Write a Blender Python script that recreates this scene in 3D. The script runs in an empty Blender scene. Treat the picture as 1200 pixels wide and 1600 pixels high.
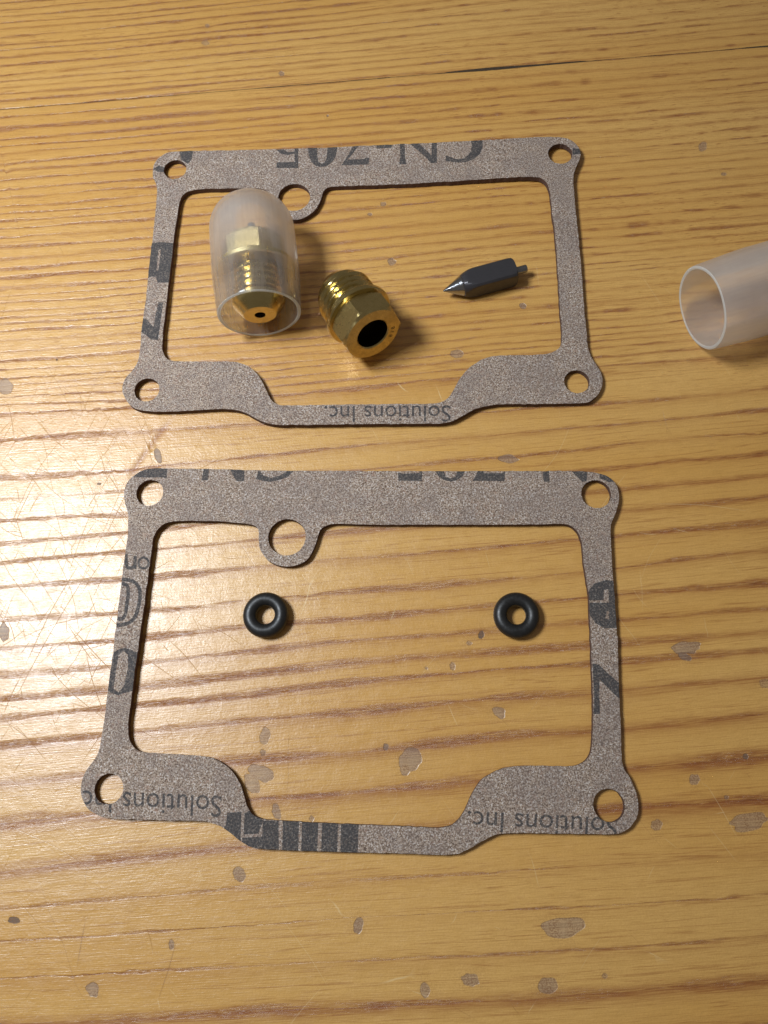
import bpy, bmesh, math, random
import numpy as np
from mathutils import Vector, Matrix, Quaternion
from mathutils.geometry import delaunay_2d_cdt

random.seed(7)
rng = np.random.default_rng(7)
scene = bpy.context.scene
C = bpy.context.collection
MM = 0.001

# ------------------------------------------------------------------ camera
PITCH, ROLL, F, H = math.radians(17.08), math.radians(-6.25), 1200.0, 0.09796
ZG = 0.9 * MM                                   # height of a gasket's upper face
CAM = np.array([0, 0, H + ZG])
_fwd = np.array([0, math.sin(PITCH), -math.cos(PITCH)])
_r = np.array([1.0, 0, 0]); _u = np.array([0, math.cos(PITCH), math.sin(PITCH)])
RT = math.cos(ROLL) * _r + math.sin(ROLL) * _u
UP = -math.sin(ROLL) * _r + math.cos(ROLL) * _u


def bp(x, y, z=0.0):
    """the point at height z that the photograph shows at pixel x, y (1200 x 1600)"""
    d = _fwd + (x - 600) / F * RT - (y - 800) / F * UP
    t = (z - CAM[2]) / d[2]
    return CAM + d * t


def project(P):
    d = P - CAM
    z = d @ _fwd
    return 600 + F * (d @ RT) / z, 800 - F * (d @ UP) / z


cam_data = bpy.data.cameras.new('camera')
cam_data.sensor_fit = 'VERTICAL'
cam_data.sensor_height = 36.0
cam_data.lens = 27.0
cam_data.clip_start = 0.005
cam_data.clip_end = 50.0
cam_data.dof.use_dof = True
cam_data.dof.focus_distance = 0.101
cam_data.dof.aperture_fstop = 90.0
cam = bpy.data.objects.new('camera', cam_data)
C.objects.link(cam)
cam.matrix_world = Matrix(((RT[0], UP[0], -_fwd[0], CAM[0]), (RT[1], UP[1], -_fwd[1], CAM[1]),
                           (RT[2], UP[2], -_fwd[2], CAM[2]), (0, 0, 0, 1)))
scene.camera = cam

# ------------------------------------------------------------------ light
world = bpy.data.worlds.new('World')
scene.world = world
world.use_nodes = True
bg = world.node_tree.nodes['Background']
bg.inputs['Color'].default_value = (1.0, 0.90, 0.78, 1)
bg.inputs['Strength'].default_value = 0.14

LAMP = np.array([-0.145, 0.078, 0.23])         # a ceiling fitting with four bulbs, up to the left
TARGET = Vector((-0.045, 0.06, 0))
for i, (ox, oy) in enumerate(((-1, -1), (1, -1), (-1, 1), (1, 1))):
    ld = bpy.data.lights.new('bulb', 'AREA')
    ld.shape = 'DISK'
    ld.size = 0.034
    ld.spread = math.radians(110)
    ld.energy = 0.083
    ld.color = (0.85, 0.925, 1.0)
    lo = bpy.data.objects.new('bulb', ld)
    C.objects.link(lo)
    lo.location = LAMP + np.array([ox * 0.019, oy * 0.019, 0])
    lo.rotation_euler = (TARGET - lo.location).to_track_quat('-Z', 'Y').to_euler()

scene.view_settings.view_transform = 'Standard'
scene.view_settings.look = 'None'
scene.view_settings.exposure = 0.0
scene.view_settings.gamma = 1.0
scene.render.engine = 'CYCLES'
scene.cycles.max_bounces = 14
scene.cycles.transparent_max_bounces = 24
scene.cycles.transmission_bounces = 10
scene.cycles.caustics_reflective = True
scene.cycles.caustics_refractive = True
scene.cycles.blur_glossy = 0.6


# ------------------------------------------------------------------ helpers
def link(name, me, mats=(), parent=None):
    o = bpy.data.objects.new(name, me)
    for m in mats:
        me.materials.append(m)
    C.objects.link(o)
    if parent is not None:
        o.parent = parent
    return o


def mesh_from(name, verts, faces, smooth=None):
    me = bpy.data.meshes.new(name)
    me.from_pydata([tuple(v) for v in verts], [], faces)
    me.validate()
    if smooth is not None:
        me.polygons.foreach_set('use_smooth', [True] * len(me.polygons))
        me.set_sharp_from_angle(angle=math.radians(smooth))
    me.update()
    return me


def empty(name, loc, label, cat, group=None, quat=None):
    o = bpy.data.objects.new(name, None)
    C.objects.link(o)
    o.empty_display_size = 0.004
    o.location = loc
    if quat is not None:
        o.rotation_mode = 'QUATERNION'
        o.rotation_quaternion = quat
    o['label'] = label
    o['category'] = cat
    if group:
        o['group'] = group
    return o


def axis_quat(a, roll=0.0):
    """turns local +X onto direction a, then rolls about it"""
    a = Vector(a).normalized()
    z = Vector((0, 0, 1))
    y = z.cross(a).normalized()
    z2 = a.cross(y)
    q = Matrix(((a.x, y.x, z2.x), (a.y, y.y, z2.y), (a.z, y.z, z2.z))).to_quaternion()
    return q @ Quaternion((1, 0, 0), roll)


def surf(prof_fn, ns, nt, smooth=30, close=False, name='m'):
    """rings i = 0..ns-1 of nt points around local X; prof_fn(i, theta) -> x, r in mm"""
    vs, fs = [], []
    for i in range(ns):
        for j in range(nt):
            th = 2 * math.pi * j / nt
            x, r = prof_fn(i, th)
            vs.append((x * MM, r * math.cos(th) * MM, r * math.sin(th) * MM))
    for i in range(ns - 1 + (1 if close else 0)):
        i2 = (i + 1) % ns
        for j in range(nt):
            j2 = (j + 1) % nt
            fs.append((i * nt + j, i * nt + j2, i2 * nt + j2, i2 * nt + j))
    return mesh_from(name, vs, fs, smooth)


def lathe(profile, nt=96, smooth=30, close=False, name='m'):
    return surf(lambda i, th: profile[i], len(profile), nt, smooth, close, name)


# ------------------------------------------------------------------ materials
class NT:
    def __init__(self, name):
        self.m = bpy.data.materials.new(name)
        self.m.use_nodes = True
        self.t = self.m.node_tree
        self.t.nodes.clear()
        self.out = self.t.nodes.new('ShaderNodeOutputMaterial')

    def n(self, kind, **kw):
        nd = self.t.nodes.new('ShaderNode' + kind)
        for k, v in kw.items():
            setattr(nd, k, v)
        return nd

    def set(self, sock, v):
        if hasattr(v, 'is_output') or isinstance(v, bpy.types.NodeSocket):
            self.t.links.new(v, sock)
        else:
            if isinstance(v, (tuple, list)) and sock.type == 'RGBA' and len(v) == 3:
                v = (*v, 1)
            sock.default_value = v

    def math(self, op, a, b=0.0, c=0.0, clamp=False):
        nd = self.n('Math', operation=op, use_clamp=clamp)
        for i, v in enumerate((a, b, c)):
            self.set(nd.inputs[i], v)
        return nd.outputs[0]

    def vmath(self, op, a, b=(0, 0, 0)):
        nd = self.n('VectorMath', operation=op)
        self.set(nd.inputs[0], a)
        if op == 'SCALE':
            self.set(nd.inputs['Scale'], b)
        else:
            self.set(nd.inputs[1], b)
        return nd.outputs['Value'] if op in ('LENGTH', 'DOT_PRODUCT', 'DISTANCE') else nd.outputs['Vector']

    def noise(self, vec, scale=1.0, detail=2.0, rough=0.5, dim='3D', w=None):
        nd = self.n('TexNoise', noise_dimensions=dim)
        self.set(nd.inputs['Vector'], vec)
        nd.inputs['Scale'].default_value = scale
        nd.inputs['Detail'].default_value = detail
        nd.inputs['Roughness'].default_value = rough
        return nd.outputs['Fac']

    def vec(self, x, y, z=0.0):
        nd = self.n('CombineXYZ')
        for i, v in enumerate((x, y, z)):
            self.set(nd.inputs[i], v)
        return nd.outputs[0]

    def ramp(self, f, lo, hi, a=0.0, b=1.0, smooth=True):
        nd = self.n('MapRange', interpolation_type='SMOOTHSTEP' if smooth else 'LINEAR')
        self.set(nd.inputs['Value'], f)
        for k, v in (('From Min', lo), ('From Max', hi), ('To Min', a), ('To Max', b)):
            self.set(nd.inputs[k], v)
        return nd.outputs['Result']

    def mix(self, fac, a, b, blend='MIX'):
        nd = self.n('Mix', data_type='RGBA', blend_type=blend)
        self.set(nd.inputs[0], fac)
        self.set(nd.inputs[6], a)
        self.set(nd.inputs[7], b)
        return nd.outputs[2]

    def attr(self, name):
        return self.n('Attribute', attribute_name=name).outputs['Fac']

    def obj_mm(self):
        return self.vmath('SCALE', self.n('TexCoord').outputs['Object'], 1000.0)

    def principled(self, **kw):
        nd = self.n('BsdfPrincipled')
        for k, v in kw.items():
            self.set(nd.inputs[k.replace('_', ' ')], v)
        return nd

    def bump(self, h, strength=1.0, dist=0.0001, normal=None):
        nd = self.n('Bump')
        self.set(nd.inputs['Height'], h)
        nd.inputs['Strength'].default_value = strength
        nd.inputs['Distance'].default_value = dist
        if normal is not None:
            self.set(nd.inputs['Normal'], normal)
        return nd.outputs[0]

    def done(self, shader):
        self.t.links.new(shader, self.out.inputs[0])
        return self.m


def srgb(r, g, b):
    f = lambda c: (c / 255) / 12.92 if c <= 10 else (((c / 255) + 0.055) / 1.055) ** 2.4
    return (f(r), f(g), f(b))


# chips and worn spots in the varnish: pixel x, y, half width, half height, turn in degrees, depth of grey
CHIPS = [(247, 712, 6, 12, -20, 1), (794, 717, 16, 7, 5, .8), (612, 409, 7, 6, 0, .8), (599, 319, 5, 4, 0, .7), (578, 335, 4, 3, 0, .8),
         (817, 478, 6, 5, 30, .9), (714, 553, 11, 7, 5, .7), (1098, 229, 7, 8, 30, .7), (1131, 272, 5, 3, 0, .7), (440, 115, 5, 4, 20, .8),
         (321, 67, 7, 4, 0, .5), (324, 40, 4, 3, 0, .7), (1072, 1012, 24, 10, 2, .8), (1070, 1026, 12, 6, 25, 1), (780, 1113, 11, 9, 20, .7),
         (641, 1187, 21, 17, 25, .75), (633, 1203, 9, 9, 0, .7), (752, 992, 5, 7, 0, 1.2), (733, 1005, 5, 4, 0, .6), (707, 1041, 5, 7, 0, .6),
         (666, 1044, 3, 3, 0, .6), (603, 1167, 5, 6, 0, 1), (414, 1150, 9, 14, 10, .6), (411, 1176, 5, 6, 0, .7), (408, 1208, 20, 14, 20, .75),
         (394, 1224, 11, 19, -25, .7), (432, 1268, 8, 12, -10, .8), (487, 1279, 4, 6, 0, .6), (374, 1366, 11, 12, 0, .8), (22, 1438, 10, 6, 5, 1.2),
         (145, 1546, 10, 13, 0, .8), (268, 1476, 5, 9, 0, .8), (560, 1446, 8, 14, 12, .8), (880, 1449, 34, 17, -5, .7), (856, 1540, 16, 14, 10, .7),
         (735, 1531, 14, 11, 20, .7), (664, 1547, 8, 13, 0, .7), (945, 1525, 5, 5, 0, .5), (1085, 1218, 9, 9, 30, .7), (1135, 1246, 4, 4, 0, .7),
         (1026, 1289, 10, 9, -30, .6), (1170, 1284, 34, 13, -8, .65), (1165, 1182, 5, 5, 0, 1.1), (6, 988, 9, 14, 0, .9), (8, 604, 14, 12, 20, .8),
         (1196, 1068, 10, 8, 20, .4), (512, 181, 2, 2, 0, 1.1), (89, 562, 2, 2, 0, 1.3), (155, 756, 4, 2, 0, 1.1)]
# single scratches: pixel x0, y0, x1, y1, half width in mm, darkness (negative = pale)
SCRATCH = [(0, 700, 95, 808, .05, .8), (42, 635, 92, 690, .05, .7), (150, 780, 190, 862, .09, .9), (40, 805, 198, 797, .06, .9), (188, 670, 138, 792, .05, .7),
           (90, 690, 198, 800, .04, .5), (490, 903, 472, 957, .09, -.8), (452, 1135, 448, 1240, .05, .5), (133, 1440, 121, 1505, .09, .6), (278, 1465, 248, 1560, .08, .6),
           (60, 1370, 145, 1590, .04, .5), (622, 600, 634, 611, .10, -.9), (684, 609, 690, 625, .08, -.8), (1000, 890, 1004, 950, .05, -.4), (950, 940, 1000, 1010, .05, -.4),
           (600, 1535, 640, 1524, .12, -.7), (830, 1340, 842, 1385, .06, -.5), (700, 1100, 715, 1135, .07, -.5), (520, 1410, 535, 1430, .12, -.6),
           (140, 1345, 130, 1390, .05, .5), (330, 870, 250, 980, .03, .5), (360, 850, 300, 905, .03, .45), (618, 950, 610, 970, .10, -.6), (1100, 965, 1106, 996, .05, -.4),
           (0, 925, 110, 905, .06, .6), (10, 1090, 140, 1040, .03, .5), (100, 1000, 190, 870, .03, .5), (60, 850, 190, 960, .03, .5), (20, 1180, 120, 1090, .03, .4)]


def wood_material():
    N = NT('varnished_pine')
    P = N.n('TexCoord').outputs['Object']
    Pmm = N.vmath('SCALE', P, 1000.0)
    ring, gap, lw = N.attr('ring'), N.attr('gap'), N.attr('lw')
    al, ac = N.attr('along'), N.attr('across')
    # wobble of the growth rings
    w1 = N.math('SUBTRACT', N.noise(N.vec(N.math('MULTIPLY', al, .045), N.math('MULTIPLY', ac, .25)), 1, 2), .5)
    w2 = N.math('SUBTRACT', N.noise(N.vec(N.math('MULTIPLY', al, .35), N.math('MULTIPLY', ac, 2.6)), 1, 3), .5)
    off = N.math('ADD', N.math('MULTIPLY', w1, 1.15), N.math('MULTIPLY', w2, .55))      # mm
    rr = N.math('ADD', ring, N.math('DIVIDE', off, gap))
    rnd = N.math('ROUND', rr)
    sd = N.math('MULTIPLY', N.math('SUBTRACT', rr, rnd), gap)                          # signed mm from the ring line
    d = N.math('ABSOLUTE', sd)
    wn = N.noise(N.vec(N.math('MULTIPLY', al, .05), N.math('MULTIPLY', rnd, 7.31)), 1, 3)
    width = N.math('MULTIPLY', N.math('MULTIPLY', N.ramp(wn, .28, .72, .12, .72), lw), N.math('MINIMUM', 1.0, N.math('MULTIPLY', gap, .45)))
    line = N.ramp(d, N.math('MULTIPLY', width, .40), N.math('MULTIPLY', width, 1.0), 1, 0)
    stn = N.noise(N.vec(N.math('MULTIPLY', al, .035), N.math('MULTIPLY', rnd, 3.77), 5.0), 1, 3, .6)
    line = N.math('MULTIPLY', line, N.ramp(stn, .30, .60, .14, 1.05))
    # broken up by fibres
    fib = N.noise(N.vec(N.math('MULTIPLY', al, .22), N.math('MULTIPLY', ac, 7.5), 2.0), 1, 3, .6)
    fib2 = N.noise(N.vec(N.math('MULTIPLY', al, .5), N.math('MULTIPLY', ac, 16.0), 9.0), 1, 2, .6)
    line = N.math('MULTIPLY', line, N.ramp(fib, .30, .55, .45, 1.0))
    line = N.math('MULTIPLY', line, N.ramp(fib2, .36, .58, .45, 1.0))
    thin = N.noise(N.vec(N.math('MULTIPLY', al, .022), N.math('MULTIPLY', ac, 1.3), 44.0), 1, 1)
    thin = N.math('MULTIPLY', N.ramp(N.math('ABSOLUTE', N.math('SUBTRACT', thin, .5)), .004, .022, 1, 0), N.ramp(fib, .35, .6, 0, .38))
    halo = N.math('ADD', N.math('MULTIPLY', N.ramp(N.math('DIVIDE', d, gap), 0.0, .30, 1, 0), .14),
                  N.math('MULTIPLY', N.math('MULTIPLY', N.ramp(N.math('DIVIDE', sd, gap), 0.0, .50, 1, 0), N.math('GREATER_THAN', sd, 0.0)), .20))
    halo = N.math('MULTIPLY', N.math('MULTIPLY', halo, lw), N.ramp(fib, .3, .6, .55, 1.1))
    dash = N.noise(N.vec(N.math('MULTIPLY', al, .16), N.math('MULTIPLY', rnd, 5.3), 31.0), 1, 2, .5)
    line = N.math('MULTIPLY', line, N.math('SUBTRACT', 1.0, N.math('MULTIPLY', N.attr('brk'), N.ramp(dash, .60, .46, 0, .92))))
    # short dark pores
    por = N.noise(N.vec(N.math('MULTIPLY', al, .55), N.math('MULTIPLY', ac, 6.0), 21.0), 1, 1, .5)
    porm = N.noise(N.vec(N.math('MULTIPLY', al, .03), N.math('MULTIPLY', ac, .12), 4.0), 1, 2)
    pores = N.math('MULTIPLY', N.ramp(por, .62, .72, 0, 1), N.ramp(porm, .40, .62, .15, .85))
    pores = N.math('MULTIPLY', pores, N.attr('fine'))
    big = N.noise(N.vec(N.math('MULTIPLY', al, .012), N.math('MULTIPLY', ac, .06), 11.0), 1, 3)
    early = N.mix(N.ramp(big, .3, .7), WOOD_A, WOOD_B)
    early = N.mix(N.ramp(fib, .38, .72, 0, .34), early, WOOD_C)
    early = N.mix(N.ramp(fib2, .42, .70, .0, .36), early, WOOD_C)
    grit = N.noise(Pmm, 5.5, 2, .6)
    early = N.mix(N.ramp(grit, .40, .66, 0, .28), early, WOOD_D)
    col = N.mix(halo, early, WOOD_LATE)
    col = N.mix(thin, col, WOOD_LATE)
    col = N.mix(N.math('MULTIPLY', line, .80), col, WOOD_LATE)
    core = N.ramp(d, 0.0, N.math('MULTIPLY', width, .35), 1, 0)
    core = N.math('MULTIPLY', N.math('MULTIPLY', core, line), N.ramp(fib2, .45, .62, 0, .55))
    col = N.mix(core, col, WOOD_CORE)
    col = N.mix(N.math('MULTIPLY', pores, .75), col, WOOD_LATE)
    # wear stored on the mesh: scratches, a dent, chips in the varnish
    hair, dark, pale, dent, chip, edge = (N.attr(k) for k in ('hair', 'dark', 'pale', 'dent', 'chip', 'edge'))
    col = N.mix(N.math('MULTIPLY', dent, .62), col, WOOD_LATE)
    chipc = N.mix(N.ramp(fib, .35, .65), CHIP_A, CHIP_B)
    chipc = N.mix(N.math('MULTIPLY', line, .65), chipc, CHIP_C)
    chipc = N.mix(N.ramp(chip, .95, 1.25), chipc, CHIP_C)
    col = N.mix(N.math('MULTIPLY', hair, .60), col, SCR)
    col = N.mix(N.math('MULTIPLY', dark, .80), col, SCR)
    col = N.mix(N.math('MULTIPLY', pale, .60), col, PALE)
    col = N.mix(N.math('MINIMUM', N.math('MULTIPLY', chip, N.ramp(fib, .3, .6, .62, .84)), .92), col, chipc)
    col = N.mix(N.math('MULTIPLY', edge, N.ramp(grit, .42, .58, 0, .6)), col, SCR)
    # relief
    peel = N.noise(Pmm, 3.2, 2, .55)
    wav = N.noise(Pmm, .55, 2, .5)
    h = N.math('ADD', N.math('MULTIPLY', peel, .22), N.math('MULTIPLY', wav, .5))
    h = N.math('SUBTRACT', h, N.math('MULTIPLY', line, .34))
    h = N.math('ADD', h, N.math('MULTIPLY', fib, .30))
    h = N.math('SUBTRACT', h, N.math('MULTIPLY', hair, .16))
    h = N.math('SUBTRACT', h, N.math('MULTIPLY', chip, .45))
    h = N.math('SUBTRACT', h, N.math('MULTIPLY', dent, .45))
    nrm = N.bump(h, .85, .00011)
    rough = N.math('ADD', N.ramp(N.noise(Pmm, .8, 3), .3, .7, .31, .41), N.math('MULTIPLY', chip, .22))
    rough = N.math('ADD', rough, N.math('MULTIPLY', line, .03))
    b = N.principled(Base_Color=col, Roughness=rough, Normal=nrm, IOR=1.5, Coat_Weight=N.math('SUBTRACT', .80, N.math('MULTIPLY', N.math('MINIMUM', chip, 1.0), .74)), Coat_Roughness=N.ramp(N.noise(Pmm, .5, 3), .3, .7, .26, .36), Coat_Normal=nrm)
    return N.done(b.outputs[0])


WOOD_A, WOOD_B = srgb(207, 155, 79), srgb(218, 171, 98)
WOOD_C, WOOD_D = srgb(176, 129, 62), srgb(180, 136, 72)
WOOD_LATE, WOOD_CORE = srgb(138, 72, 28), srgb(86, 42, 15)
CHIP_A, CHIP_B, CHIP_C = srgb(152, 136, 126), srgb(124, 108, 98), srgb(84, 70, 60)
SCR, PALE = srgb(128, 84, 48), srgb(238, 214, 165)


def gasket_material(name, ink):
    N = NT(name)
    P = N.obj_mm()
    n1 = N.noise(P, 4.3, 2, .65)
    n2 = N.noise(N.vmath('ADD', P, (37, 11, 5)), 6.5, 1, .6)
    n3 = N.noise(N.vmath('ADD', P, (5, 71, 3)), 2.4, 3, .6)
    n4 = N.noise(N.vmath('ADD', P, (15, 31, 9)), .35, 2, .5)
    col = N.mix(N.ramp(n1, .33, .68), srgb(112, 92, 79), srgb(180, 161, 143))
    col = N.mix(N.ramp(n2, .56, .68, 0, .85), col, srgb(214, 205, 198))
    col = N.mix(N.ramp(n2, .43, .32, 0, .85), col, srgb(74, 58, 50))
    col = N.mix(N.ramp(n3, .55, .70, 0, .45), col, srgb(158, 122, 104))
    col = N.mix(N.ramp(n4, .35, .65, 0, .34), col, srgb(122, 110, 106))
    if ink:
        k = N.ramp(n1, .42, .82, .90, .50)
        col = N.mix(k, col, srgb(58, 58, 60))
    hgt = N.math('ADD', n1, N.math('MULTIPLY', n2, .6))
    nrm = N.bump(hgt, .7, .00006)
    b = N.principled(Base_Color=col, Roughness=.82, Normal=nrm, Specular_IOR_Level=.25)
    return N.done(b.outputs[0])


def edge_material():
    N = NT('gasket_cut_edge')
    P = N.obj_mm()
    col = N.mix(N.noise(P, 4.0, 2), srgb(60, 44, 38), srgb(112, 86, 74))
    b = N.principled(Base_Color=col, Roughness=.9, Specular_IOR_Level=.2)
    return N.done(b.outputs[0])


def metal(name, base, rough, var=.06, streak=0.0, dark=None):
    N = NT(name)
    P = N.obj_mm()
    n = N.noise(P, 1.6, 3, .6)
    sx = N.n('SeparateXYZ'); N.set(sx.inputs[0], P)
    ring = N.noise(N.vec(N.math('MULTIPLY', sx.outputs[0], 18.0), N.math('MULTIPLY', N.vmath('LENGTH', N.vec(sx.outputs[1], sx.outputs[2])), 18.0)), 1, 1)
    col = N.mix(N.ramp(n, .3, .75, 0, .5), base, dark or tuple(c * .72 for c in base))
    rg = N.ramp(N.math('ADD', N.math('MULTIPLY', n, .6), N.math('MULTIPLY', ring, .4)), .3, .7, rough - var, rough + var)
    nrm = N.bump(N.math('ADD', ring, N.math('MULTIPLY', n, .4)), streak, .00002)
    b = N.principled(Base_Color=col, Metallic=.55 if name == 'dark_steel' else 1.0, Roughness=rg, Normal=nrm)
    return N.done(b.outputs[0])


def rubber_material():
    N = NT('black_rubber')
    P = N.obj_mm()
    n = N.noise(P, 2.5, 3, .6)
    nrm = N.bump(n, .25, .00004)
    b = N.principled(Base_Color=N.mix(n, (.008, .0075, .0075), (.015, .0145, .0145)), Roughness=N.ramp(n, .3, .7, .36, .48), Normal=nrm)
    return N.done(b.outputs[0])


def plastic_material(name, f0, f1, edge):
    """milky, slightly frosted soft plastic: some light passes straight, some is scattered"""
    N = NT(name)
    P = N.obj_mm()
    sx = N.n('SeparateXYZ'); N.set(sx.inputs[0], P)
    n = N.noise(P, .35, 3)
    st = N.noise(N.vec(N.math('MULTIPLY', sx.outputs[0], .12), N.math('MULTIPLY', sx.outputs[1], 2.6), N.math('MULTIPLY', sx.outputs[2], 2.6)), 1, 2)
    tr = N.n('BsdfTransparent'); N.set(tr.inputs[0], (.995, .99, .985))
    rf = N.n('BsdfRefraction'); N.set(rf.inputs[0], (.995, .99, .985)); rf.inputs['IOR'].default_value = 1.03; rf.inputs['Roughness'].default_value = .34
    tl = N.n('BsdfTranslucent'); N.set(tl.inputs[0], (.97, .92, .89))
    df = N.n('BsdfDiffuse'); N.set(df.inputs[0], (.97, .92, .89))
    nrm = N.bump(N.math('ADD', n, N.math('MULTIPLY', st, .3)), .25, .0001)
    gl = N.n('BsdfGlossy'); N.set(gl.inputs[0], (1, 1, 1)); gl.inputs['Roughness'].default_value = .16; N.set(gl.inputs['Normal'], nrm)
    m1 = N.n('MixShader'); m1.inputs[0].default_value = .20
    N.t.links.new(tr.outputs[0], m1.inputs[1]); N.t.links.new(rf.outputs[0], m1.inputs[2])
    m2 = N.n('MixShader'); m2.inputs[0].default_value = .5
    N.t.links.new(tl.outputs[0], m2.inputs[1]); N.t.links.new(df.outputs[0], m2.inputs[2])
    lwt = N.n('LayerWeight'); lwt.inputs['Blend'].default_value = .5
    m3 = N.n('MixShader'); N.set(m3.inputs[0], N.math('ADD', N.math('ADD', N.ramp(N.math('ADD', N.math('MULTIPLY', n, .6), N.math('MULTIPLY', st, .4)), .3, .7, -.03, .03), N.ramp(sx.outputs[0], 4.5, 13.0, f0, f1)), N.math('MULTIPLY', N.math('POWER', lwt.outputs['Facing'], 3.0), edge)))
    N.t.links.new(m1.outputs[0], m3.inputs[1]); N.t.links.new(m2.outputs[0], m3.inputs[2])
    fr = N.n('Fresnel'); fr.inputs['IOR'].default_value = 1.40; N.set(fr.inputs['Normal'], nrm)
    m4 = N.n('MixShader'); N.set(m4.inputs[0], N.math('MULTIPLY', fr.outputs[0], .6))
    N.t.links.new(m3.outputs[0], m4.inputs[1]); N.t.links.new(gl.outputs[0], m4.inputs[2])
    return N.done(m4.outputs[0])


M_WOOD = wood_material()
M_PAPER = gasket_material('speckled_gasket_paper', False)
M_INK = gasket_material('black_print_on_gasket', True)
M_EDGE = edge_material()
M_BRASS = metal('brass', (.60, .48, .22), .22, .06, .4, (.42, .32, .12))
M_MILLED = metal('milled_brass', (.68, .55, .27), .42, .06, .45, (.46, .35, .15))
M_FLANGE = metal('flange_brass', (.76, .64, .36), .40, .06, .45, (.60, .48, .24))
M_HEX = metal('turned_hexagon_brass', (.60, .47, .21), .31, .06, .5, (.34, .25, .09))
M_BORE = metal('shaded_bore', (.06, .045, .02), .5, .05, .2, (.02, .015, .008))  # near-black base colour paints in the shade deep inside the bore
M_STEEL = metal('dark_steel', (.070, .066, .072), .36, .05, .25)
M_PIN = metal('steel_pin', (.30, .31, .34), .30, .05, .3)
M_CONE = metal('polished_cone', (.42, .43, .46), .16, .04, .3)
M_RUBBER = rubber_material()
M_PLASTIC = plastic_material('milky_clear_plastic', .075, .20, .11)
M_MILKY = plastic_material('milky_plastic', .23, .26, .20)
N = NT('cut_plastic_rim')
_t = N.n('BsdfTranslucent'); N.set(_t.inputs[0], (.86, .89, .88))
_d = N.principled(Base_Color=(.84, .87, .86), Roughness=.35)
_x = N.n('MixShader'); _x.inputs[0].default_value = .55; N.t.links.new(_t.outputs[0], _x.inputs[1]); N.t.links.new(_d.outputs[0], _x.inputs[2])
_p = N.n('BsdfTransparent'); _y = N.n('MixShader'); _y.inputs[0].default_value = .75
N.t.links.new(_p.outputs[0], _y.inputs[1]); N.t.links.new(_x.outputs[0], _y.inputs[2])
M_RIM = N.done(_y.outputs[0])
N = NT('dark_stamped_ink'); M_STAMP = N.done(N.principled(Base_Color=(.05, .018, .008), Roughness=.7).outputs[0])
N = NT('dirt_in_joint'); M_DIRT = N.done(N.principled(Base_Color=N.mix(N.noise(N.obj_mm(), 1.5, 2), (.02, .013, .007), (.07, .04, .018)), Roughness=.8).outputs[0])

# ------------------------------------------------------------------ table top: two planks with the growth rings as in the photograph
GX = np.array([0, 190, 520, 800, 980, 1200], float)
seam = lambda x: 171 - 99 * x / 1200
LOWER = [([647, 636, 607, 580, 565, 545], 1.0), ([687, 675, 655, 643, 630, 608], .8), ([747, 737, 702, 675, 662, 639], 1.1),
         ([780, 766, 737, 715, 692, 677], .6), ([812, 807, 765, 745, 730, 704], .9), ([850, 832, 797, 780, 765, 744], 1.1),
         ([880, 862, 830, 812, 796, 775], .9), ([917, 905, 873, 852, 834, 814], 1.1), ([970, 958, 928, 905, 886, 860], .9),
         ([1015, 1000, 967, 944, 927, 910], 1.0), ([1057, 1042, 1005, 981, 969, 951], .9), ([1092, 1075, 1039, 1017, 1004, 986], 1.3),
         ([1122, 1104, 1068, 1043, 1031, 1014], 1.1), ([1162, 1145, 1112, 1088, 1077, 1056], 1.2), ([1222, 1205, 1176, 1148, 1137, 1115], 1.4),
         ([1287, 1265, 1240, 1213, 1200, 1180], 1.6), ([1362, 1342, 1303, 1280, 1260, 1249], 1.9), ([1420, 1405, 1380, 1362, 1350, 1335], .35),
         ([1470, 1458, 1435, 1420, 1410, 1395], .25), ([1530, 1520, 1500, 1488, 1478, 1462], .3), ([1600, 1592, 1574, 1561, 1549, 1530], 1.8)]
for k in range(1, 14):
    LOWER.append(([v + 70 * k for v in LOWER[20][0]], 1.0))
fine = []
nf = 35
pos = np.cumsum(rng.uniform(.65, 1.35, nf + 1)); pos = pos / pos[-1]
base = np.array(LOWER[0][0], float)
for k in range(nf):
    p = pos[k]
    jit = rng.normal(0, 1.2, len(GX))
    fine.append((list(seam(GX) * (1 - p) + base * p + jit), rng.uniform(.7, 1.3)))
upext = [(list(seam(GX) - 16 * (k)), .6) for k in range(6, -1, -1)]
LOWER = [(c, w * (1.15 if k > 5 else 1.0)) for k, (c, w) in enumerate(LOWER)]
CURVES_LOW = upext + fine + LOWER
CURVES_UP = []
y = seam(GX) + 40
sp_ = []
while y[0] > -330:
    sp_.append((list(y + rng.normal(0, 1.5, len(GX))), rng.uniform(.65, 1.25)))
    st_ = rng.uniform(8, 15) * max(.45, 1 - (170 - y[0]) / 900)
    y = y - st_ * np.array([1, 1, 1.05, 1.1, 1.1, 1.15])
CURVES_UP = sp_[::-1]

s0, s1 = bp(0, seam(0)), bp(1200, seam(1200))
E1 = (s1 - s0)[:2] / np.linalg.norm((s1 - s0)[:2])
E2 = np.array([-E1[1], E1[0]])
ORG = s0[:2]


def ext_interp(x, xs, ys):
    r = np.interp(x, xs, ys)
    lo, hi = x < xs[0], x > xs[-1]
    r[lo] = ys[0] + (x[lo] - xs[0]) * (ys[1] - ys[0]) / (xs[1] - xs[0])
    r[hi] = ys[-1] + (x[hi] - xs[-1]) * (ys[-1] - ys[-2]) / (xs[-1] - xs[-2])
    return r


def axis_steps(a0, a1, d0, d1, fine_step, coarse):
    out = list(np.arange(d0, d1 + 1e-9, fine_step))
    p = d0
    while p > a0:
        p -= coarse; out.insert(0, max(p, a0))
    p = d1
    while p < a1:
        p += coarse; out.append(min(p, a1))
    return np.unique(np.array(out))


wr = np.random.default_rng(3)


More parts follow.
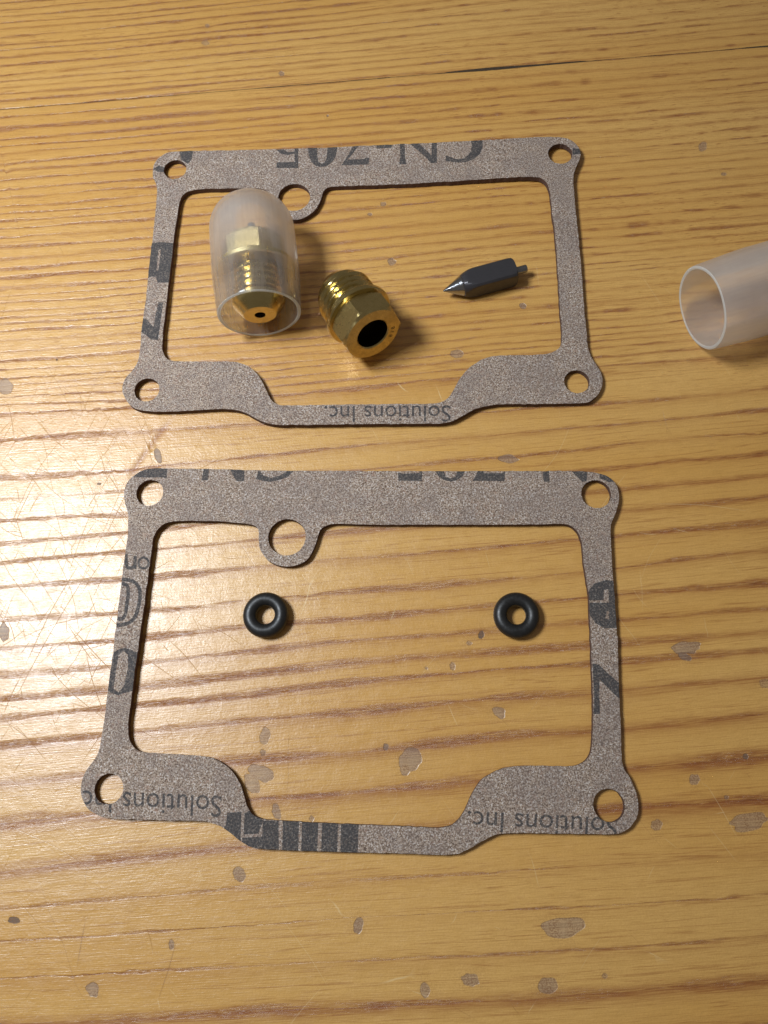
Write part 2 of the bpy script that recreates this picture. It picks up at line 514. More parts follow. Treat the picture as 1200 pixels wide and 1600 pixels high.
def catmull(p, closed, k):
    n = len(p); out = []
    for i in range(n if closed else n - 1):
        a = p[(i - 1) % n] if closed or i > 0 else p[0]
        b = p[i]; c = p[(i + 1) % n]
        d = p[(i + 2) % n] if closed or i + 2 < n else p[-1]
        for j in range(k):
            t = j / k
            out.append(.5 * (2 * b + (c - a) * t + (2 * a - 5 * b + 4 * c - d) * t * t + (3 * b - a - 3 * c + d) * t ** 3))
    if not closed:
        out.append(p[-1])
    return np.array(out)


def uv_of(P):
    """metres on the table -> millimetres along and across the joint"""
    d = (np.atleast_2d(P)[:, :2] - ORG) * 1000
    return np.stack([d @ E1, d @ E2], 1)


SCR_LINES = []                                   # (polyline in joint coordinates mm, half width mm, kind, strength)
for (x0, y0, x1, y1, hw, k) in SCRATCH:
    a0, a1 = uv_of(bp(x0, y0))[0], uv_of(bp(x1, y1))[0]
    n = 5
    pts = np.array([a0 + (a1 - a0) * t / (n - 1) for t in range(n)])
    pts[1:-1] += wr.normal(0, np.linalg.norm(a1 - a0) * .012, (n - 2, 2))
    SCR_LINES.append((pts, hw * 1.3, 'dark' if k > 0 else 'pale', abs(k)))
for k in range(520):                             # hair scratches, thickest on the worn left side
    if k < 380:
        x, y = wr.normal(70, 120), wr.normal(830, 190)
    else:
        x, y = wr.uniform(0, 1200), wr.uniform(420, 1600)
    L = wr.choice([20, 35, 60, 110, 190], p=[.25, .3, .25, .15, .05]) * wr.uniform(.7, 1.3) * (1 if k < 380 else .6)
    ang = wr.choice([math.radians(50), math.radians(-58), math.radians(75), math.radians(20), wr.uniform(0, 3.14)], p=[.3, .25, .15, .1, .2]) + wr.normal(0, .12)
    c, si = math.cos(ang), math.sin(ang)
    q = [(x - c * L / 2, y - si * L / 2), (x + wr.normal(0, L * .03), y + wr.normal(0, L * .03)), (x + c * L / 2, y + si * L / 2)]
    pts = np.array([uv_of(bp(*p_))[0] for p_ in q])
    pts = catmull(pts, False, 3)
    kind = 'hair' if (k < 380 or wr.random() < .35) else 'pale'
    SCR_LINES.append((pts, wr.uniform(.028, .055), kind, wr.uniform(.3, .9)))
DENT = uv_of(np.array([bp(*p_) for p_ in ((268, 655), (240, 690), (215, 725), (203, 748))]))
CHIP_LOOPS = []
for (x, y, a_, b_, ang, k) in CHIPS:
    th = np.linspace(0, 2 * math.pi, 37)[:-1]
    amp = .10 + .10 * min(1, max(a_, b_) / 18)
    r = 1 + sum(amp / (m ** .7) * wr.normal(0, .6) * np.cos(m * th + wr.uniform(0, 6.28)) for m in range(2, 8))
    ca, sa = math.cos(math.radians(ang)), math.sin(math.radians(ang))
    ex, ey = a_ * r * np.cos(th), b_ * r * np.sin(th)
    out_ = uv_of(np.array([bp(x + p_ * ca - q_ * sa, y + p_ * sa + q_ * ca) for p_, q_ in zip(ex, ey)]))
    cen_ = out_.mean(0)
    rad = np.linalg.norm(out_ - cen_, axis=1)[:, None]
    inn = cen_ + (out_ - cen_) * (1 - np.minimum(.45, .09 / rad))
    CHIP_LOOPS.append((out_, inn, k))


def inside(pt, loops):
    c = np.zeros(len(pt), bool)
    for l in loops:
        x1, y1 = l[:, 0], l[:, 1]
        x2, y2 = np.roll(x1, -1), np.roll(y1, -1)
        for k in range(len(l)):
            if y1[k] == y2[k]:
                continue
            m = ((y1[k] > pt[:, 1]) != (y2[k] > pt[:, 1])) & (pt[:, 0] < (x2[k] - x1[k]) * (pt[:, 1] - y1[k]) / (y2[k] - y1[k]) + x1[k])
            c ^= m
    return c


def seg_dist(P, pts):
    best = np.full(len(P), 1e9)
    tot = np.zeros(len(P))
    n = len(pts) - 1
    for k in range(n):
        a_, b_ = pts[k], pts[k + 1]
        d = b_ - a_
        t = np.clip(((P - a_) @ d) / (d @ d), 0, 1)
        ds = np.linalg.norm(P - a_ - t[:, None] * d, axis=1)
        m = ds < best
        best[m] = ds[m]; tot[m] = (k + t[m]) / n
    return best, tot


def plank(name, v0, v1, curves, parent, label):
    """a board running along the joint; v0 < v1 across it in mm, one of them at the joint"""
    us = axis_steps(-260., 380., -12., 128., 1.7, 20.)
    jm = v0 if abs(v0) < abs(v1) else v1
    lo, hi = (max(v0, -150.), jm) if jm == v1 else (jm, min(v1, 60.))
    vs_ = np.unique(np.concatenate([np.arange(lo, hi, 1.7), [lo, hi, v0, v1, jm + (.25 if jm == v0 else -.25)], np.arange(v0, v1, 20.)]))
    U, V = np.meshgrid(us, vs_)
    pts = [np.stack([U.ravel(), V.ravel()], 1)]
    inner = (pts[0][:, 0] > us[0]) & (pts[0][:, 0] < us[-1]) & (pts[0][:, 1] > v0 + .3) & (pts[0][:, 1] < v1 - .3)
    pts[0][inner] += wr.normal(0, .05, (inner.sum(), 2))
    off = len(pts[0]); edges = []
    inb = lambda q: (q[:, 1] > v0 + .3).all() and (q[:, 1] < v1 - .3).all() and (q[:, 0] > -200).all() and (q[:, 0] < 300).all()
    lines = [l for l in SCR_LINES if inb(l[0])]
    chips = [c for c in CHIP_LOOPS if inb(c[0])]
    dent = inb(DENT)
    for (p_, hw, kind, st) in lines:
        d = np.gradient(p_, axis=0); d /= np.linalg.norm(d, axis=1)[:, None]
        nn = np.stack([-d[:, 1], d[:, 0]], 1)
        for sd in (-1, 0, 1):
            q = p_ + nn * hw * sd
            pts.append(q)
            edges += [(off + k, off + k + 1) for k in range(len(q) - 1)]
            off += len(q)
    for (o_, i_, k) in chips:
        for q in (o_, i_):
            pts.append(q)
            edges += [(off + k2, off + (k2 + 1) % len(q)) for k2 in range(len(q))]
            off += len(q)
    if dent:
        pd = catmull(DENT, False, 8)
        d = np.gradient(pd, axis=0); d /= np.linalg.norm(d, axis=1)[:, None]
        nn = np.stack([-d[:, 1], d[:, 0]], 1)
        for sd in (-.8, -.5, -.25, 0, .25, .5, .8):
            pts.append(pd + nn * sd); off += len(pd)
    allp = np.concatenate(pts)
    res = delaunay_2d_cdt([Vector((float(a_), float(b_))) for a_, b_ in allp], edges, [], 0, 1e-4)
    P2 = np.array([(v.x, v.y) for v in res[0]])
    tri = np.array(res[2])
    a_, b_, c_ = P2[tri[:, 0]], P2[tri[:, 1]], P2[tri[:, 2]]
    cr = (b_ - a_)[:, 0] * (c_ - a_)[:, 1] - (b_ - a_)[:, 1] * (c_ - a_)[:, 0]
    tri = tri[np.abs(cr) > 1e-9]; cr = cr[np.abs(cr) > 1e-9]
    tri[cr < 0] = tri[cr < 0][:, ::-1]
    nv = len(P2)
    W = {k: np.zeros(nv) for k in ('hair', 'dark', 'pale', 'dent', 'chip', 'edge')}
    for (p_, hw, kind, st) in lines:
        bl, bh = p_.min(0) - .3, p_.max(0) + .3
        s_ = np.where(((P2 >= bl) & (P2 <= bh)).all(1))[0]
        if not len(s_):
            continue
        ds, t = seg_dist(P2[s_], p_)
        w = np.clip(1 - ds / hw, 0, 1) * st * np.minimum(1, .35 + 2.6 * np.minimum(t, 1 - t))
        W[kind][s_] = np.maximum(W[kind][s_], w)
    for (o_, i_, k) in chips:
        bl, bh = o_.min(0) - .01, o_.max(0) + .01
        s_ = np.where(((P2 >= bl) & (P2 <= bh)).all(1))[0]
        cen_ = o_.mean(0)
        shr = cen_ + (P2[s_] - cen_) * .9995
        m_in = inside(cen_ + (P2[s_] - cen_) * .999, [i_])
        W['chip'][s_[m_in]] = k
        db = np.min(np.linalg.norm(P2[s_][:, None] - i_[None], axis=2), axis=1) if len(s_) else np.zeros(0)
        W['edge'][s_] = np.maximum(W['edge'][s_], np.clip(1 - db / .12, 0, 1))
    if dent:
        ds, t = seg_dist(P2, DENT)
        W['dent'] = np.clip(1 - ds / .8, 0, 1) ** 1.3 * np.minimum(1, .2 + 5 * np.minimum(t, 1 - t))
    z = -.05 * W['dent']
    atj = np.abs(P2[:, 1] - jm) < 1e-3
    z[atj] = -.045 + wr.normal(0, .012, atj.sum())
    P3 = np.stack([ORG[0] + (P2[:, 0] * E1[0] + P2[:, 1] * E2[0]) / 1000, ORG[1] + (P2[:, 0] * E1[1] + P2[:, 1] * E2[1]) / 1000, z / 1000], 1)
    px, py = project(np.stack([P3[:, 0], P3[:, 1], 0 * z], 1))
    Yc = np.array([ext_interp(px, GX, np.array(c[0], float)) for c in curves])
    Yc = np.maximum.accumulate(Yc + np.arange(len(curves))[:, None] * 1e-3, axis=0)
    K = len(curves)
    cnt = np.clip((Yc <= py[None]).sum(0) - 1, 0, K - 2)
    idx = np.arange(nv)
    y0, y1 = Yc[cnt, idx], Yc[cnt + 1, idx]
    ring = cnt + (py - y0) / np.maximum(y1 - y0, 2.0)
    lw = np.interp(ring, np.arange(K), np.array([c[1] for c in curves]))
    ymid = np.array([np.interp(600, GX, np.array(c[0])) for c in curves])
    v600 = np.array([((bp(600, yy)[:2] - ORG) @ E2) * 1000 for yy in ymid])
    across = np.interp(ring, np.arange(K), v600)
    gp = np.clip(np.interp(ring, np.arange(K), np.abs(np.gradient(v600))), .6, 8)
    finev = np.clip((740 - py) / 250, .40, 1.0)
    brk = np.clip((px - 380) / 420, .1, 1) * np.clip((620 - py) / 150, .25, 1)
    # skirt and underside
    ecount = {}
    for f in tri:
        for k in range(3):
            ecount[(f[k], f[(k + 1) % 3])] = 1
    th = .022
    faces = tri.tolist()
    verts = P3.tolist()
    bmap = {}
    for (e0, e1) in ecount:
        if (e1, e0) not in ecount:
            for e in (e0, e1):
                if e not in bmap:
                    bmap[e] = len(verts)
                    verts.append([P3[e][0], P3[e][1], -th])
            faces.append((int(e1), int(e0), bmap[e0], bmap[e1]))
    src = np.array(list(bmap.keys()), int)
    cs = [(us[0], v0), (us[-1], v0), (us[-1], v1), (us[0], v1)]
    b0 = len(verts)
    for (u, v) in cs:
        verts.append([ORG[0] + (u * E1[0] + v * E2[0]) / 1000, ORG[1] + (u * E1[1] + v * E2[1]) / 1000, -th])
    faces.append((b0 + 3, b0 + 2, b0 + 1, b0))
    me = bpy.data.meshes.new(name)
    me.from_pydata(verts, [], faces)
    pad = lambda q: np.concatenate([q, q[src], np.zeros(4)]).astype(np.float32)
    for nm, q in (('ring', ring), ('gap', gp), ('lw', lw), ('along', P2[:, 0]), ('across', across), ('fine', finev), ('brk', brk), *W.items()):
        at = me.attributes.new(nm, 'FLOAT', 'POINT')
        at.data.foreach_set('value', pad(q))
    me.polygons.foreach_set('use_smooth', [True] * len(me.polygons))
    me.set_sharp_from_angle(angle=math.radians(50))
    me.update()
    o = link(name, me, [M_WOOD], parent)
    o['label'] = label
    return o


table = bpy.data.objects.new('table_top', None)
C.objects.link(table)
table['kind'] = 'structure'
plank('plank', -260., -.03, CURVES_LOW, table, 'wide pine plank under both gaskets, worn and chipped')
plank('plank', .03, 160., CURVES_UP, table, 'narrow-grained plank beyond the joint at the top of the photo')
# dirt packed into the joint between the planks, seen where the joint gapes
dv, df_ = [], []
us = np.arange(-.26, .38, .001)
for i, u in enumerate(us):
    w = .00007 + .00003 * math.sin(u * 160) + .00003 * math.sin(u * 411 + 1)
    pxu = project(np.array([[ORG[0] + u * E1[0], ORG[1] + u * E1[1], 0]]))[0][0]
    w += .00022 * math.exp(-((pxu - 775) / 70) ** 2)
    w *= .45 + .55 * min(1, max(0, (pxu - 250) / 350))
    w = max(w, .00003)
    for s in (-1, 1):
        p = ORG + E1 * u + E2 * w * s
        dv.append((p[0], p[1], -.00003 + .00004 * (w > .00010)))
    if i:
        a = 2 * (i - 1)
        df_.append((a, a + 2, a + 3, a + 1))
link('joint_filler', mesh_from('joint_filler', dv, df_), [M_DIRT], table)


# ------------------------------------------------------------------ gaskets
def text_loops(txt):
    cu = bpy.data.curves.new('t', 'FONT')
    cu.body = txt
    cu.fill_mode = 'NONE'
    cu.resolution_u = 4
    o = bpy.data.objects.new('t', cu)
    C.objects.link(o)
    me = o.to_mesh()
    co = np.array([v.co[:2] for v in me.vertices])
    adj = {}
    for e in me.edges:
        a, b = e.vertices
        adj.setdefault(a, []).append(b); adj.setdefault(b, []).append(a)
    seen, loops = set(), []
    for s in adj:
        if s in seen:
            continue
        lp, prev, cur = [], None, s
        while cur not in seen:
            seen.add(cur); lp.append(cur)
            nx = [q for q in adj[cur] if q not in seen]
            if not nx:
                break
            cur = nx[0]
        if len(lp) > 2:
            loops.append(co[lp])
    o.to_mesh_clear()
    bpy.data.objects.remove(o); bpy.data.curves.remove(cu)
    return loops


def place_text(txt, p0, p1, cap, bold=0.0):
    """outlines of txt with its baseline from pixel p0 to pixel p1 (the letters stand to the left of that direction)"""
    lps = text_loops(txt)
    allp = np.concatenate(lps)
    x0, x1 = allp[:, 0].min(), allp[:, 0].max()
    hcap = max(text_loops('I')[0][:, 1])
    p0, p1 = np.array(p0, float), np.array(p1, float)
    d = p1 - p0; L = np.linalg.norm(d); d /= L
    up = np.array([d[1], -d[0]])                 # pixels have y down
    return [p0 + np.outer((l[:, 0] - x0) / (x1 - x0) * L, d) + np.outer(l[:, 1] / hcap * cap, up) for l in lps]


def stroke(pts, w, closed=False):
    """one closed outline of a pen stroke of width w along pts"""
    pts = catmull(np.array(pts, float), closed, 6)
    n = len(pts)
    nx = np.roll(pts, -1, 0) - np.roll(pts, 1, 0)
    if not closed:
        nx[0] = pts[1] - pts[0]; nx[-1] = pts[-1] - pts[-2]
    nx /= np.linalg.norm(nx, axis=1)[:, None]
    nr = np.stack([-nx[:, 1], nx[:, 0]], 1) * w / 2
    if closed:
        return [pts + nr, pts - nr]
    return [np.concatenate([pts + nr, (pts - nr)[::-1]])]


def outline(pts, seed):
    """smooth closed outline through the traced points with a slightly fibrous cut"""
    p = np.array(pts, float)
    q = []
    n = len(p)
    # centripetal-ish: subdivide each span by its length, limit overshoot near long straight spans
    for i in range(n):
        a, b, c, d = p[i - 1], p[i], p[(i + 1) % n], p[(i + 2) % n]
        L = np.linalg.norm(c - b)
        k = max(2, int(L / 3.5))
        t1 = (c - a); t2 = (d - b)
        t1 = t1 / (np.linalg.norm(t1) + 1e-9) * min(L, np.linalg.norm(b - a) * 1.6)
        t2 = t2 / (np.linalg.norm(t2) + 1e-9) * min(L, np.linalg.norm(d - c) * 1.6)
        for j in range(k):
            t = j / k
            q.append((2 * t ** 3 - 3 * t * t + 1) * b + (t ** 3 - 2 * t * t + t) * t1 + (-2 * t ** 3 + 3 * t * t) * c + (t ** 3 - t * t) * t2)
    q = np.array(q)
    r = np.random.default_rng(seed)
    nz = r.normal(0, .38, (len(q), 2))
    nz = .5 * nz + .25 * np.roll(nz, 1, 0) + .25 * np.roll(nz, -1, 0)
    return q + nz


def gasket(label, outer, inner, holes, prints, lift, seed):
    t = .85 * MM
    loops = [outline(outer, seed), outline(inner, seed + 1)]
    r = np.random.default_rng(seed + 5)
    for (x, y, rx, ry) in holes:
        c = bp(x, y, ZG)
        rad = np.linalg.norm(bp(x + rx, y, ZG) - bp(x - rx, y, ZG)) / 2
        th = np.linspace(0, 2 * math.pi, 65)[:-1]
        P3 = np.stack([c[0] + rad * np.cos(th), c[1] + rad * np.sin(th), np.full(64, ZG)], 1)
        a, b = project(P3)
        loops.append(np.stack([a, b], 1) + r.normal(0, .16, (64, 2)))
    verts, edges = [], []
    # extra interior points keep triangles small enough to follow the bend
    for l in loops + [q for g in prints for q in g]:
        o = len(verts)
        verts += [Vector((float(a), float(b))) for a, b in l]
        edges += [(o + k, o + (k + 1) % len(l)) for k in range(len(l))]
    for gx in np.arange(100, 1020, 16):
        for gy in np.arange(200, 1350, 16):
            verts.append(Vector((gx + r.uniform(-2, 2), gy + r.uniform(-2, 2))))
    res = delaunay_2d_cdt(verts, edges, [], 0, 1e-4)
    v2 = np.array([(v.x, v.y) for v in res[0]])
    tri = np.array([f for f in res[2] if len(f) == 3])
    cen = v2[tri].mean(1)
    body = inside(cen, loops)
    tri, cen = tri[body], cen[body]
    ink = np.zeros(len(tri), bool)
    for g in prints:
        lo = np.min([q.min(0) for q in g], 0); hi = np.max([q.max(0) for q in g], 0)
        s = np.where(((cen >= lo) & (cen <= hi)).all(1))[0]
        if len(s):
            ink[s] ^= inside(cen[s], g) & ~ink[s]
    used = np.unique(tri)
    mp = -np.ones(len(v2), int); mp[used] = np.arange(len(used))
    top = []
    for k in used:
        x, y = v2[k]
        z = ZG + lift(x, y)
        top.append(bp(x, y, z))
    top = np.array(top)
    bot = top.copy(); bot[:, 2] -= t
    n = len(used)
    T = mp[tri]
    # counter-clockwise seen from above
    A, B, D = top[T[:, 0]], top[T[:, 1]], top[T[:, 2]]
    cw = ((B - A)[:, 0] * (D - A)[:, 1] - (B - A)[:, 1] * (D - A)[:, 0]) < 0
    T[cw] = T[cw][:, ::-1]
    cnt = {}
    for f in T:
        for k in range(3):
            cnt[(f[k], f[(k + 1) % 3])] = 1
    faces = [tuple(int(q) for q in f) for f in T]
    mat = [1 if i else 0 for i in ink]
    faces += [tuple(int(q) + n for q in f[::-1]) for f in T]
    mat += [0] * len(T)
    for (a, b) in cnt:
        if (b, a) not in cnt:
            faces.append((int(b), int(a), int(a) + n, int(b) + n)); mat.append(2)
    org = np.array([top[:, 0].mean(), top[:, 1].mean(), 0])
    me = bpy.data.meshes.new('paper_gasket')
    me.from_pydata((np.concatenate([top, bot]) - org).tolist(), [], faces)
    me.polygons.foreach_set('material_index', mat)
    me.update()
    o = link('paper_gasket', me, [M_PAPER, M_INK, M_EDGE])
    o.location = org
    o['label'] = label
    o['category'] = 'gasket'
    o['group'] = 'paper gaskets lying on the table'
    return o


def Z(ox, oy, s, pts):
    """points read off an enlarged crop of the photograph"""
    return np.array([(ox + a / s, oy + b / s) for a, b in pts], float)


U_OUT = [(238.7, 272), (240, 258.7), (245.3, 249.3), (254.7, 242), (265.3, 238), (281.3, 236.3), (340, 235), (420, 233.5), (520, 230), (560, 228), (620, 225.5), (690, 222.3),
         (780, 217.6), (806.7, 215.6), (833, 214.4), (860, 214), (878.7, 214.6), (890.7, 218), (900, 225.3), (905.3, 233.3), (906.9, 242.7), (904.3, 252), (899.3, 262.7), (896, 274.7),
         (895.9, 286.7), (897.4, 308), (903, 363), (908, 417), (912.6, 480), (917, 524), (918.3, 542), (923.3, 556.7), (932.5, 571.3), (939, 582.3), (941.3, 597), (938, 609.8),
         (930.5, 621), (917.5, 628.6), (896, 630), (850, 631), (800.5, 631.5), (775, 632.5), (757, 635), (739.5, 640), (722.7, 649.8), (706.3, 658), (690, 661.3), (660, 662), (620, 662.3),
         (540, 663), (460, 663.7), (430, 663.5), (413.3, 660), (397, 652), (378.3, 642.9), (357.3, 639.4), (320, 640.3), (273.3, 642.5), (233.7, 642.7), (210.3, 638), (198.7, 627.5),
         (191.4, 612.3), (192.6, 598.3), (198.7, 588), (209.5, 575), (216, 562), (219, 545), (221, 516), (223.5, 497.5), (228.7, 460), (233.7, 410), (237.5, 378.7), (241.5, 345),
         (244.5, 315), (244.8, 296), (243, 286), (239.8, 279)]
U_IN = [(279.3, 320), (281.3, 313.3), (285.3, 305.3), (293.3, 299.3), (302.7, 296.7), (313.3, 295.7), (340, 294.8), (380, 294), (402, 294.2), (412, 296), (419, 300), (423, 306), (425.5, 316),
        (430, 326.5), (438.5, 335.5), (449, 341), (459, 343.2), (467, 342.6), (475, 340), (486.7, 333.3), (496.7, 321.7), (501.7, 310), (505, 300), (511.7, 293.6), (520, 291.5), (545, 290.5),
        (620, 288), (690, 284.2), (780, 278.2), (806.7, 276.9), (828, 276), (842.7, 277.3), (850.7, 282), (856, 289.3), (858.9, 298), (860, 306.7), (862, 325), (866.7, 362), (871.7, 423),
        (875, 480), (878, 518), (877.3, 535), (873.8, 543), (864.7, 549.5), (853.7, 553), (835.3, 554.5), (805, 555), (776.7, 555.9), (758.3, 559.8), (743, 567), (730, 577.5),
        (717, 594), (709, 609), (700, 622), (689, 628.8), (673.3, 630.7), (640, 631), (560, 631.8), (480, 632.8), (450, 633.2), (434.3, 632), (425, 626.3), (418, 614.7), (406.3, 590.2),
        (394.7, 577.3), (378.3, 568.2), (362, 565.3), (330, 565), (290, 564.8), (272, 564.2), (261.7, 560.8), (255.8, 552.8), (253.4, 541), (255, 516), (260, 472.5), (266, 422.5),
        (272.5, 366), (276, 343)]
U_HOLES = [(273.5, 264.8, 17.6, 13.6), (875.3, 240.2, 19, 15.5), (229.5, 609.2, 19.5, 17.5), (901.2, 596.3, 19.8, 17.6), (459.5, 308.3, 25, 20)]
a = lambda pts: [Z(420, 200, 6, pts)]
b3 = lambda pts: [Z(600, 200, 6.667, pts)]
U_PRINT = [
    a([(75, 322), (245, 318), (240, 240), (180, 255), (110, 240), (68, 200), (135, 200), (180, 226), (240, 222), (243, 180), (277, 180), (276, 376), (72, 374)]),
    a([(362, 170), (375, 260), (400, 320), (440, 355), (490, 367), (550, 355), (600, 315), (630, 260), (645, 170), (550, 170), (545, 270), (525, 320), (495, 335), (465, 315), (455, 260), (455, 170)]),
    a([(680, 350), (735, 270), (800, 150), (855, 150), (760, 275), (735, 295), (895, 290), (908, 278), (942, 280), (936, 342)]),
    a([(1008, 145), (1168, 145), (1150, 186), (1010, 192)]),
    b3([(165, 140), (215, 140), (220, 300), (232, 376), (158, 381), (170, 300)]),
    b3([(230, 130), (330, 130), (495, 285), (497, 130), (550, 130), (553, 362), (490, 366), (430, 300)]),
    b3([(905, 110), (1025, 110), (1030, 190), (1000, 270), (930, 330), (850, 355), (770, 360), (690, 350), (640, 345), (645, 285), (690, 302), (760, 325), (830, 315), (880, 280), (905, 240), (915, 180)]),
    [Z(180, 200, 7.5, [(755, 260), (915, 260), (895, 370), (850, 420), (820, 400), (770, 370)])],
    [Z(180, 200, 7.5, [(440, 480), (510, 440), (575, 460), (580, 520), (490, 510)])],
    [Z(780, 200, 7.5, [(860, 235), (960, 245), (965, 300), (860, 315)])],
    [Z(180, 360, 8, [(440, 162), (530, 152), (540, 146), (740, 158), (720, 350), (690, 650), (530, 655), (510, 590), (465, 575), (395, 597), (410, 380)]),
     Z(180, 360, 8, [(540, 240), (572, 240), (545, 470), (535, 500), (512, 500), (520, 470)])],
    [Z(180, 360, 8, [(540, 890), (600, 905), (575, 1080), (535, 1370), (445, 1365), (400, 1320), (310, 1260), (330, 1090), (395, 1110), (480, 1210), (500, 1080)])],
    place_text('Solutions Inc.', (704, 633.5), (507, 634.5), 25),
]
L_OUT = [(193.7, 773.3), (194.9, 762.7), (200, 752), (209.3, 743.3), (220, 736.4), (228, 733.2), (240, 731.9), (270, 732), (340, 733.2), (440, 735.2), (540, 735.8), (600, 736), (700, 736), (800, 736),
         (850, 736), (890, 736), (916.7, 737), (938, 740.2), (950, 745), (959.3, 753.2), (965.3, 764), (967.3, 776), (965.3, 790), (961.3, 802.7), (956, 814), (953.9, 826.7), (954.5, 845), (956, 875),
         (958.4, 908), (961.8, 955), (963.5, 992), (965.2, 996.5), (965.2, 1015), (966.9, 1067.5), (969.3, 1123.7), (970.6, 1168), (972.2, 1190), (976.5, 1203.5), (982.8, 1213), (989, 1226), (994.8, 1241), (997.2, 1258),
         (995.6, 1275), (986.5, 1290), (973, 1300), (956, 1303.4), (920, 1303), (872.5, 1302.6), (820, 1301.8), (790, 1301.8), (774, 1304.4), (757, 1312.4), (735, 1325), (719, 1332.7), (702, 1335.5),
         (680, 1335.6), (640, 1334), (540, 1331.5), (440, 1328), (400, 1325.3), (385, 1320), (373, 1312), (360, 1301.5), (346, 1291.5), (331, 1285.8), (313, 1283), (275, 1282), (235, 1281), (185, 1279.4),
         (165, 1278), (147.5, 1271), (135, 1260), (127.6, 1245), (126.4, 1230), (130, 1213), (139.5, 1197), (149.5, 1184), (155.5, 1169), (159, 1150), (165, 1108), (168.7, 1076), (175, 1029.7), (178, 1005),
         (181.3, 979.7), (187.5, 928), (193, 882), (197.3, 853.3), (200, 828), (200.4, 806), (198.4, 796), (194.9, 784.5)]
L_IN = [(234, 880), (236.7, 860), (238.9, 844), (242.7, 833.3), (249.3, 824), (258.7, 817.3), (268, 815), (281.3, 814), (310, 814.1), (340, 814.8), (375, 817.2), (391, 818.6), (397.5, 821.2), (402.5, 825.5), (404.8, 833),
        (404.4, 846.7), (406.9, 858.3), (413.3, 869), (424, 878.5), (438.3, 884.2), (455, 885), (470, 880.8), (481.7, 871.7), (490, 858.3), (495, 843.3), (498.5, 832), (503.3, 825.6), (511.7, 820.8), (521.7, 819),
        (540, 819), (600, 819.7), (700, 819.8), (800, 819.7), (840, 819), (868, 818.5), (884, 819.3), (894, 822.4), (900.7, 828), (905.3, 835.5), (908, 844), (910, 855), (912, 880), (916, 905), (920, 930), (921.5, 964), (924.4, 1030),
        (926.4, 1100), (926.4, 1140), (925.6, 1160), (922.5, 1177), (915.5, 1188), (904.5, 1194.6), (891.8, 1197), (870, 1197), (845, 1196.4), (815, 1196.5), (798, 1198), (781.8, 1202), (765.3, 1209.8), (751.5, 1219.5),
        (737.8, 1239.8), (730, 1257), (724, 1270), (714, 1283), (703, 1290.2), (688, 1293.2), (666.7, 1292.9), (620, 1290.6), (540, 1287.6), (460, 1283.6), (420, 1281.2), (405, 1278.2), (394, 1272), (386, 1259), (380, 1240),
        (374, 1223), (362.5, 1205), (347.5, 1192.5), (336, 1186.5), (322, 1182.4), (285, 1179.3), (240, 1176.5), (222, 1174.5), (212, 1170), (204.5, 1161), (200.5, 1148), (200.5, 1125), (204, 1100), (210, 1053), (218.7, 990.6),
        (225, 946.9), (230.5, 905)]
L_HOLES = [(234, 770, 21, 19.3), (931.5, 772, 23.2, 20.3), (170, 1232.5, 22.4, 24.3), (951.6, 1258.5, 24.8, 24.9), (448.3, 839.3, 29.3, 27.7)]
z1 = lambda pts: [Z(180, 720, 7.5, pts)]
z2 = lambda pts: [Z(340, 720, 6, pts)]
z3 = lambda pts: [Z(600, 720, 6, pts)]
z4 = lambda pts: [Z(830, 720, 7.5, pts)]
zb = lambda pts: [Z(340, 1200, 3, pts)]
q5 = lambda pts: Z(150, 850, 6.4, pts)
r8 = lambda pts: Z(890, 880, 5.333, pts)
ring = lambda cx, cy, rx, ry: q5([(cx + rx * math.cos(k / 24 * 6.2832), cy + ry * math.sin(k / 24 * 6.2832)) for k in range(24)])
